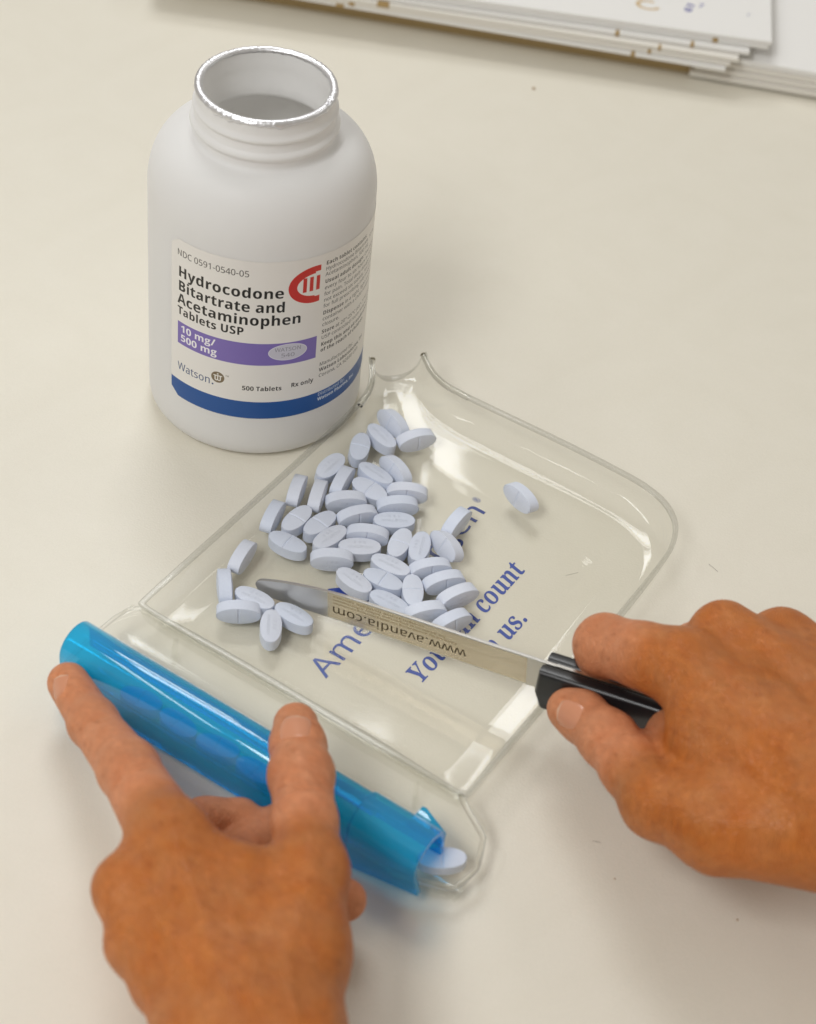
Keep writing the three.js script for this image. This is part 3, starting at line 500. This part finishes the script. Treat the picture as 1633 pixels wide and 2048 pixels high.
// creases: points on the skin where a fold runs, [pixel, direction of the fold in pixels, how long, how deep, how many, spacing]
function makeHand(label, groups, creases, ridges, seed) {
  const hand = thing('hand', label, 'hand'), f = makeField(groups), joints = groups.flatMap((g) => g.slice(2).flat());
  const [pos, idx] = surfaceNet(f, joints, 1.25);
  const folds = creases.map(([px, py, dx, dy, len, deep, count, gap]) => { const p = hit(f, px, py); if (!p) { console.log('no skin at', px, py); return null; } const n = gradOf(f, p.x, p.y, p.z), w = RIGHT.clone().multiplyScalar(dx).addScaledVector(UPV, -dy); w.addScaledVector(n, -w.dot(n)).normalize(); return { p, n, w, s: n.clone().cross(w), len, deep, count, gap }; }).filter(Boolean);
  const cords = ridges.map(([w, amp, ...px]) => ({ w, amp, pts: px.map(([a, b]) => hit(f, a, b)).filter(Boolean) }));
  const toCord = (c, v) => { let best = 1e9; for (let i = 0; i + 1 < c.pts.length; i++) { const a = c.pts[i], d = c.pts[i + 1].clone().sub(a), t = clamp(v.clone().sub(a).dot(d) / d.lengthSq(), 0, 1); best = Math.min(best, v.distanceTo(a.clone().addScaledVector(d, t))); } return best; };
  const g = new THREE.BufferGeometry(), col = new Float32Array(pos.length), uv = new Float32Array(pos.length / 3 * 2);
  const q = V3();
  for (let i = 0; i < pos.length; i += 3) {
    let [x, y, z] = [pos[i], pos[i + 1], pos[i + 2]];
    for (let k = 0; k < 2; k++) { const s = f(x, y, z), n = gradOf(f, x, y, z); x -= n.x * s; y -= n.y * s; z -= n.z * s; }
    const n = gradOf(f, x, y, z); const w = f.finger(x, y, z); let d = (0.34 - 0.16 * w) * fbm(x * 0.11, y * 0.11, z * 0.11, 3) + 0.05 * noise(x * 0.55, y * 0.55, z * 0.55);
    q.set(x + 1.2 * noise(x * 0.12, y * 0.12, z * 0.12), y, z + 1.2 * noise(x * 0.12, 5, z * 0.12));
    for (const c of cords) { const r = toCord(c, q) / c.w; if (r < 2.6) d += c.amp * Math.exp(-r * r); }
    for (const c of folds) {
      q.set(x - c.p.x, y - c.p.y, z - c.p.z); const al = q.dot(c.w) / c.len, ac = q.dot(c.s), dn = q.dot(c.n); if (Math.abs(al) > 1.4 || Math.abs(ac) > c.gap * c.count + 3 || Math.abs(dn) > 9) continue;
      const wob = 0.7 * noise(q.dot(c.w) * 0.25, c.p.x, 2) + al * al * 0.8;
      for (let m = 0; m < c.count; m++) { const o = (m - (c.count - 1) / 2) * c.gap, e = (ac - o - wob * (1 + 0.3 * m)) / 0.75; d -= c.deep * (m % 2 ? 0.6 : 1) * Math.exp(-e * e) * smooth(1.4 - Math.abs(al), 0, 0.7); }
    }
    pos[i] = x + n.x * d; pos[i + 1] = y + n.y * d; pos[i + 2] = z + n.z * d;
    const b = fbm(x * 0.05 + seed, y * 0.05, z * 0.05, 3), m = fbm(x * 0.24 + seed, y * 0.24, z * 0.24, 3), fr = smooth(noise(x * 0.42 + seed * 3, y * 0.42, z * 0.42) + 0.3 * noise(x * 1.1, y * 1.1, z * 1.1), 0.42, 0.75);
    const k = 1 + 0.2 * b + 0.14 * m - 0.2 * fr + 0.11 * noise(x * 0.55, y * 0.55, z * 0.55) + 0.06 * noise(x * 1.1, y * 1.1, z * 1.1), hue = clamp(0.42 + 0.7 * fbm(x * 0.09 - seed, y * 0.09, z * 0.09, 3), 0, 1) * 0.5 + 0.75 * w;
    col[i] = lerp(0.51, 0.66, w) * k; col[i + 1] = lerp(0.135, 0.26, clamp(hue, 0, 1)) * k * (1 + 0.15 * m - 0.1 * fr); col[i + 2] = lerp(0.012, 0.12, clamp(hue, 0, 1)) * k * (1 + 0.3 * m - 0.2 * fr);
    uv[i / 3 * 2] = x / 26; uv[i / 3 * 2 + 1] = (z + 0.6 * y) / 26;
  }
  g.setAttribute('position', new THREE.Float32BufferAttribute(pos, 3)); g.setAttribute('color', new THREE.BufferAttribute(col, 3)); g.setAttribute('uv', new THREE.BufferAttribute(uv, 2)); g.setIndex(idx); g.computeVertexNormals();
  part('skin', scaled(g), M.skin, hand);
  console.log('hand', idx.length / 3);
  return [hand, f];
}
// a nail lying on the skin where pixel (px, py) meets it, its length along (dx, dy)
function nail(hand, f, px, py, dx, dy, len, wid) {
  const p = hit(f, px, py); if (!p) { console.log('no finger under nail', px, py); return; }
  const n = gradOf(f, p.x, p.y, p.z), t = RIGHT.clone().multiplyScalar(dx).addScaledVector(UPV, -dy); t.addScaledVector(n, -t.dot(n)).normalize(); const b = n.clone().cross(t);
  const NU = 16, NV = 14, pos = [], idx = [], col = [];
  for (const lay of [0, 1]) for (let j = 0; j <= NV; j++) for (let i = 0; i <= NU; i++) {
    const u = i / NU * 2 - 1, v = j / NV * 2 - 1, vv = v * (v > 0 ? 1 : 1), wv = wid / 2 * Math.pow(Math.max(0, 1 - Math.pow(Math.abs(v), v > 0 ? 3.2 : 3.6)), 0.36);
    const c = p.clone().addScaledVector(t, vv * len / 2).addScaledVector(b, u * wv); let e;
    for (let k = 0; k < 3; k++) { const s = f(c.x, c.y, c.z); c.addScaledVector(n, -s / Math.max(0.35, gradOf(f, c.x, c.y, c.z).dot(n))); }
    const rim = Math.max(Math.abs(u), Math.abs(v)); e = lay ? -0.7 : 0.34 - 0.42 * Math.pow(Math.min(1, rim), 7) - 0.12 * u * u + (v > 0.6 ? (v - 0.6) * 0.7 : 0);
    c.addScaledVector(n, e); pos.push(c.x, c.y, c.z);
    const tip = smooth(v, 0.72, 0.86); col.push(lerp(0.60, 0.70, tip), lerp(0.265, 0.44, tip), lerp(0.15, 0.30, tip));
  }
  const S = (NU + 1) * (NV + 1);
  for (const lay of [0, 1]) for (let j = 0; j < NV; j++) for (let i = 0; i < NU; i++) { const a = lay * S + j * (NU + 1) + i, c = a + NU + 1; lay ? idx.push(a, a + 1, c + 1, a, c + 1, c) : idx.push(a, c + 1, a + 1, a, c, c + 1); }
  const g = new THREE.BufferGeometry(); g.setAttribute('position', new THREE.Float32BufferAttribute(pos, 3)); g.setAttribute('color', new THREE.Float32BufferAttribute(col, 3)); g.setIndex(idx); g.computeVertexNormals();
  part('fingernail', scaled(g), M.nail, hand);
}
{
  // skin: small cells divided by fine furrows
  const rk = rng(21), NC = 34, seeds = Array.from({ length: NC * NC }, () => [rk(), rk(), rk()]);
  const skinBump = dataTexture(512, (u, v) => { const x = u * NC, y = v * NC, i = Math.floor(x), j = Math.floor(y); let a = 9, b = 9, tone = 0; for (let q = -1; q <= 1; q++) for (let p = -1; p <= 1; p++) { const s = seeds[((j + q + NC) % NC) * NC + (i + p + NC) % NC], d = Math.hypot(x - i - p - s[0], (y - j - q - s[1]) * 1.25); if (d < a) { b = a; a = d; tone = s[2]; } else if (d < b) b = d; } return clamp((b - a) * 1.7, 0, 0.72) + 0.25 * tone; });
  M.skin = std({ color: 0xffffff, vertexColors: true, roughness: 0.44, specularIntensity: 0.75, bumpMap: skinBump, bumpScale: 0.00028 });
  M.nail = std({ color: 0xffffff, vertexColors: true, roughness: 0.2, side: THREE.DoubleSide });

  // the hand that holds the lid: forefinger along its closed end, thumb on its crown, other fingers curled beneath
  const wr = [J(450, 2090, 44, 17.5), J(425, 2500, 50, 23), J(390, 3000, 74, 28)], wr2 = [J(550, 2090, 46, 18), J(580, 2500, 52, 23), J(600, 3000, 76, 28)];
  const left = [
    [7.5, 9,
      [J(335, 1672, 50, 10.5), J(465, 2060, 48, 14)], [J(258, 1778, 47, 8.8), J(450, 2070, 45, 12)], [J(288, 1885, 40, 9), J(450, 2080, 44, 12)],
      [J(618, 1745, 45, 10.5), J(592, 1905, 46, 13.5), J(545, 2080, 46, 17)], [J(470, 1790, 46, 11), J(500, 2050, 46, 17)], [J(400, 1735, 46, 10), J(545, 1780, 44, 9.5)],
      wr, wr2],
    [3.5, 5, [J(335, 1672, 50, 10.5), J(258, 1540, 36, 8.7), J(188, 1447, 24, 7.3), J(137, 1366, 17, 6.6)]],
    [3.5, 5, [J(618, 1745, 45, 10.5), J(610, 1640, 42, 8.8), J(603, 1550, 36.5, 9.3), J(596, 1490, 33, 8.0), J(592, 1450, 31, 6.9)]],
    [3, 4, [J(258, 1776, 47, 9.6), J(318, 1690, 18, 8.2), J(410, 1648, 9, 7.8), J(480, 1642, 8, 7.2)]],
    [3, 3, [J(282, 1888, 40, 9.6), J(350, 1800, 12, 8.2), J(492, 1714, 8.6, 8), J(560, 1652, 8, 7.2)]],
    [3, 3, [J(332, 1972, 38, 9), J(420, 1880, 12, 7.6), J(560, 1830, 12, 7), J(690, 1800, 16, 6.4)]],
  ];
  const [lh, lf] = makeHand('tanned hand holding the blue lid, forefinger stretched to its end and thumb on top', left, [
    [600, 1562, 1, -0.02, 8, 0.7, 4, 2.1], [605, 1600, 1, 0, 7, 0.2, 2, 2.4], [258, 1535, 0.8, -0.6, 6, 0.55, 4, 1.9], [185, 1447, 0.8, -0.6, 5, 0.45, 3, 1.7], [470, 1720, 1, 0.25, 12, 0.25, 2, 3.2], [318, 1640, 0.9, -0.45, 7, 0.2, 3, 2.6], [620, 1730, 1, 0.1, 9, 0.22, 3, 2.6],
  ], [[2.4, 0.7, [345, 1690], [400, 1820], [440, 1960], [470, 2040]], [2.2, 0.6, [290, 1790], [350, 1890], [420, 2010]], [1.5, 0.55, [500, 1760], [470, 1840], [510, 1930], [500, 2040]], [1.4, 0.45, [400, 1820], [470, 1840]], [1.4, 0.45, [600, 1800], [575, 1900], [590, 2030]], [2.6, -0.7, [300, 1840], [350, 1930]], [3, -0.6, [330, 1760], [390, 1850]], [2.4, 0.5, [618, 1640], [625, 1740], [600, 1850]]], 3.1);
  nail(lh, lf, 591, 1452, -0.02, -1, 11, 10); nail(lh, lf, 118, 1372, -0.5, -0.85, 8.5, 7);

  // the hand that holds the spatula: handle between bent forefinger and thumb
  const right = [
    [10, 9,
      [J(1365, 1335, 54, 11), J(1700, 1600, 60, 17)], [J(1447, 1272, 52, 10.5), J(1740, 1500, 58, 16)], [J(1565, 1280, 48, 9.6), J(1780, 1440, 54, 15)],
      [J(1430, 1450, 52, 13), J(1700, 1600, 58, 18)], [J(1430, 1520, 46, 13), J(1500, 1560, 50, 15)],
      [J(1700, 1620, 56, 21), J(2100, 1760, 64, 25), J(2550, 1950, 82, 30)], [J(1740, 1500, 58, 19), J(2100, 1600, 64, 25), J(2550, 1800, 82, 30)]],
    [3.5, 6, [J(1365, 1335, 54, 11), J(1290, 1312, 50, 10), J(1210, 1290, 42, 9.8)]],
    [3.5, 2, [J(1210, 1290, 42, 9.6), J(1204, 1330, 26, 8.2), J(1250, 1372, 16, 7.2)]],
    [4, 3, [J(1700, 1650, 52, 21), J(1440, 1645, 45, 14.5), J(1318, 1600, 39, 10.8), J(1262, 1535, 36, 8.8), J(1217, 1478, 32, 8.6), J(1165, 1433, 28, 7.6), J(1136, 1418, 26.5, 6.6)], [J(1318, 1600, 38, 10), J(1352, 1478, 31, 10)]],
    [3, 4, [J(1447, 1272, 52, 10), J(1392, 1300, 28, 8.6), J(1440, 1400, 16, 8)]],
    [3, 4, [J(1565, 1280, 48, 9.4), J(1520, 1310, 22, 8.4), J(1560, 1420, 14, 8)]],
  ];
  const [rh, rf] = makeHand('tanned hand gripping the black spatula handle between thumb and bent forefinger', right, [
    [1222, 1470, 0.75, -0.7, 7, 0.65, 3, 2.1], [1200, 1265, 0.3, -1, 7, 0.22, 3, 2.2], [1300, 1330, 0.35, -1, 8, 0.14, 2, 3], [1290, 1550, 0.7, -0.7, 8, 0.16, 2, 3], [1440, 1232, 1, -0.2, 9, 0.2, 3, 2.4], [1350, 1330, 0.2, -1, 9, 0.25, 3, 2.8],
  ], [[2.4, 0.6, [1380, 1335], [1470, 1420], [1580, 1510]], [2.3, 0.6, [1460, 1270], [1540, 1350], [1620, 1430]], [1.5, 0.55, [1390, 1440], [1460, 1470], [1530, 1560], [1620, 1590]], [1.4, 0.45, [1500, 1320], [1530, 1400], [1510, 1500]], [3, -0.8, [1510, 1270], [1570, 1340], [1630, 1400]], [2.8, -0.6, [1410, 1310], [1480, 1380]], [1.3, -0.7, [1300, 1440], [1318, 1500], [1335, 1540]], [2.2, 0.5, [1320, 1600], [1420, 1640], [1560, 1660]]], 8.6);
  nail(rh, rf, 1137, 1428, -0.95, -0.32, 10.5, 9);
}

// ---------------------------------------------------------------- stacks of paper at the far right
{
  const rp = rng(44);
  M.paper = std({ color: new THREE.Color(0.80, 0.79, 0.765), roughness: 0.7 });
  M.paperWarm = std({ color: new THREE.Color(0.76, 0.73, 0.67), roughness: 0.7 });
  M.gold = std({ color: new THREE.Color(0.40, 0.27, 0.11), roughness: 0.7 });
  M.shadeBrown = std({ color: new THREE.Color(0.46, 0.34, 0.17), roughness: 0.8 });  // brown standing in for the shade under the far stack
  function sheet(name, label, px0, py0, px1, py1, top, thick, depth, mat, group) {
    const A = at(px0, py0, top), B = at(px1, py1, top), d = B.clone().sub(A), len = d.length(); d.normalize(); const back = V3(d.z, 0, -d.x);
    const o = thing(name, label, name === 'paper_stack_base' ? 'box' : 'paper', group), g = new RoundedBoxGeometry(len, thick, depth, 2, Math.min(0.35, thick * 0.4));
    o.position.copy(A).addScaledVector(d, len / 2).addScaledVector(back, depth / 2).setY(top - thick / 2).multiplyScalar(MM);
    o.quaternion.setFromRotationMatrix(new THREE.Matrix4().makeBasis(d, V3(0, 1, 0), back.clone().negate()));
    part('page_block', scaled(g), mat, o); o.userData.size = [len, thick, depth];
    return o;
  }
  const gA = 'printed leaflets in the far stack', gB = 'leaflets in the lower stack by the frame edge';
  sheet('box', 'added low block beneath the far stack of leaflets, brown for the shade there', 330, -68, 1450, 120, 10.4, 10.4, 90, M.shadeBrown).userData.category = 'box';  // added block under the stack; its brown paints the shaded band there
  const layers = [];
  const lay = [[11, 2.0, 300, -58, 1452, 137, 'lowest'], [13.2, 2.0, 320, -58, 1462, 126, 'second lowest'], [15.4, 2.0, 300, -66, 1478, 118, 'third'], [17.6, 2.0, 310, -74, 1500, 104, 'fourth'], [19.8, 2.0, 300, -84, 1538, 92, 'second from the top']];
  for (const [h, t, x0, y0, x1, y1, nth] of lay) layers.push(sheet('leaflet', `cream edged leaflet, ${nth} of the far stack`, x0, y0, x1, y1, h + 2, t, 110, rp() > 0.5 ? M.paper : M.paperWarm, gA));
  const top = sheet('leaflet', 'white leaflet with gold ornament and blue print, on top of the far stack', 300, -92, 1545, 84, 24, 2, 110, M.paper, gA);
  for (const [h, x0, y0, x1, y1, nth] of [[4, 1380, 142, 1606, 181, 'lowest'], [7, 1390, 130, 1640, 172, 'second'], [10, 1400, 117, 1680, 166, 'third'], [13, 1410, 106, 1700, 158, 'topmost']]) sheet('leaflet', `plain cream leaflet, ${nth} of the lower stack at the frame edge`, x0, y0, x1 + 60, y1 + 10, h, 2.8, 110, nth === 'topmost' ? M.paper : M.paperWarm, gB);
  // print on the top leaflet, read from its far side, and gold at the edges
  const D = dirOf(0, 0);
  function printed(name, draw, px, py, h, w, d, turn, W = 256, Hh = 256) {
    const [cc, xx] = canvas(W, Hh); draw(xx, W, Hh); const p = at(px, py, h), g = new THREE.PlaneGeometry(w, d).rotateX(-Math.PI / 2);
    const m = part(name, scaled(g), std({ map: canvasTexture(cc), transparent: true, roughness: 0.6 }), null); return [m, p, turn];
  }
  const inTop = (m, p, turn) => { top.updateMatrixWorld(true); scene.remove(m); m.name = m.name.replace(/_\d{3}$/, ''); m.position.copy(p).multiplyScalar(MM); m.rotation.y = turn; top.attach(m); };
  // gilt marks on the edges of the leaflets, built on each sheet's front edge
  const gilt = (o, f, wide) => { const [len, thick, depth] = o.userData.size; part('gilt_edge', new RoundedBoxGeometry(wide * MM, (thick + 0.1) * MM, 3 * MM, 2, 0.3 * MM).translate((f - 0.5) * len * MM, 0, (depth / 2 - 1.2) * MM), M.gold, o); };
  gilt(layers[0], 0.842, 2); gilt(layers[0], 0.335, 4); gilt(layers[1], 0.86, 1.6); gilt(layers[2], 0.868, 1.5); gilt(layers[3], 0.905, 1.8); gilt(layers[4], 0.915, 2.6); gilt(layers[3], 0.78, 2); gilt(layers[2], 0.40, 6); gilt(layers[1], 0.34, 3);
  for (const o of [...layers, top]) delete o.userData.size;
  inTop(...printed('blue_print', (q) => { q.fillStyle = '#3f3f9c'; q.font = 'bold 150px sans-serif'; q.fillText('61', 20, 190); }, 1380, 12, 24.06, 14, 9, 1.25));
  inTop(...printed('blue_print', (q) => { q.fillStyle = '#5a5aa8'; q.font = 'bold 90px sans-serif'; q.fillText('mg', 20, 160); }, 1404, 8, 24.06, 9, 6, 1.25));
  inTop(...printed('blue_print', (q) => { q.fillStyle = '#8a8aa8'; q.font = 'bold 80px sans-serif'; q.fillText('Rx', 20, 160); }, 1500, 25, 24.06, 9, 4, 1.25));
  inTop(...printed('gold_ornament', (q) => { q.strokeStyle = '#c9ab77'; q.lineWidth = 22; q.beginPath(); q.arc(150, 150, 60, 0.3, 5.2); q.stroke(); q.beginPath(); q.moveTo(20, 60); q.lineTo(110, 70); q.stroke(); }, 1290, 6, 24.06, 22, 16, -0.1));
}
// ---------------------------------------------------------------- crumbs
{
  M.crumb = std({ color: new THREE.Color(0.35, 0.2, 0.08), roughness: 0.8 });
  for (const [px, py, r, label] of [[1068, 178, 0.75, 'tiny brown crumb alone on the counter below the paper stack'], [1230, 1758, 0.28, 'tiny brown crumb on the counter below the spatula hand'], [1475, 1840, 0.3, 'tiny brown crumb near the lower frame corner']]) {
    const g = new THREE.IcosahedronGeometry(r, 2), p = g.attributes.position; for (let i = 0; i < p.count; i++) { const k = 1 + 0.35 * noise(p.getX(i) * 2 + px, p.getY(i) * 2, p.getZ(i) * 2); p.setXYZ(i, p.getX(i) * k, p.getY(i) * k * 0.6, p.getZ(i) * k); }
    g.computeVertexNormals(); const q = at(px, py, 0); const m = part('crumb', scaled(g), M.crumb); m.position.set(q.x * MM, r * 0.45 * MM, q.z * MM); tag(m, label, 'crumb');
  }
  // stray fibres
  M.fibre = std({ color: new THREE.Color(0.12, 0.1, 0.08), roughness: 0.7 });
  for (const [pts, h, label] of [[[[1132, 1151], [1145, 1148], [1157, 1145]], 3.1, 'short dark hair lying on the tray floor beside the lettering'], [[[1418, 1128], [1428, 1136], [1436, 1143]], 0.2, 'short dark hair on the counter beyond the spatula hand'], [[[1186, 1682], [1194, 1683], [1202, 1686]], 0.2, 'short dark hair on the counter below the spatula hand']]) {
    const m = part('fibre', scaled(new THREE.TubeGeometry(new THREE.CatmullRomCurve3(pts.map(([a, b]) => at(a, b, h))), 20, 0.05, 6)), M.fibre); tag(m, label, 'fibre');
  }
}

renderer.render(scene, camera);
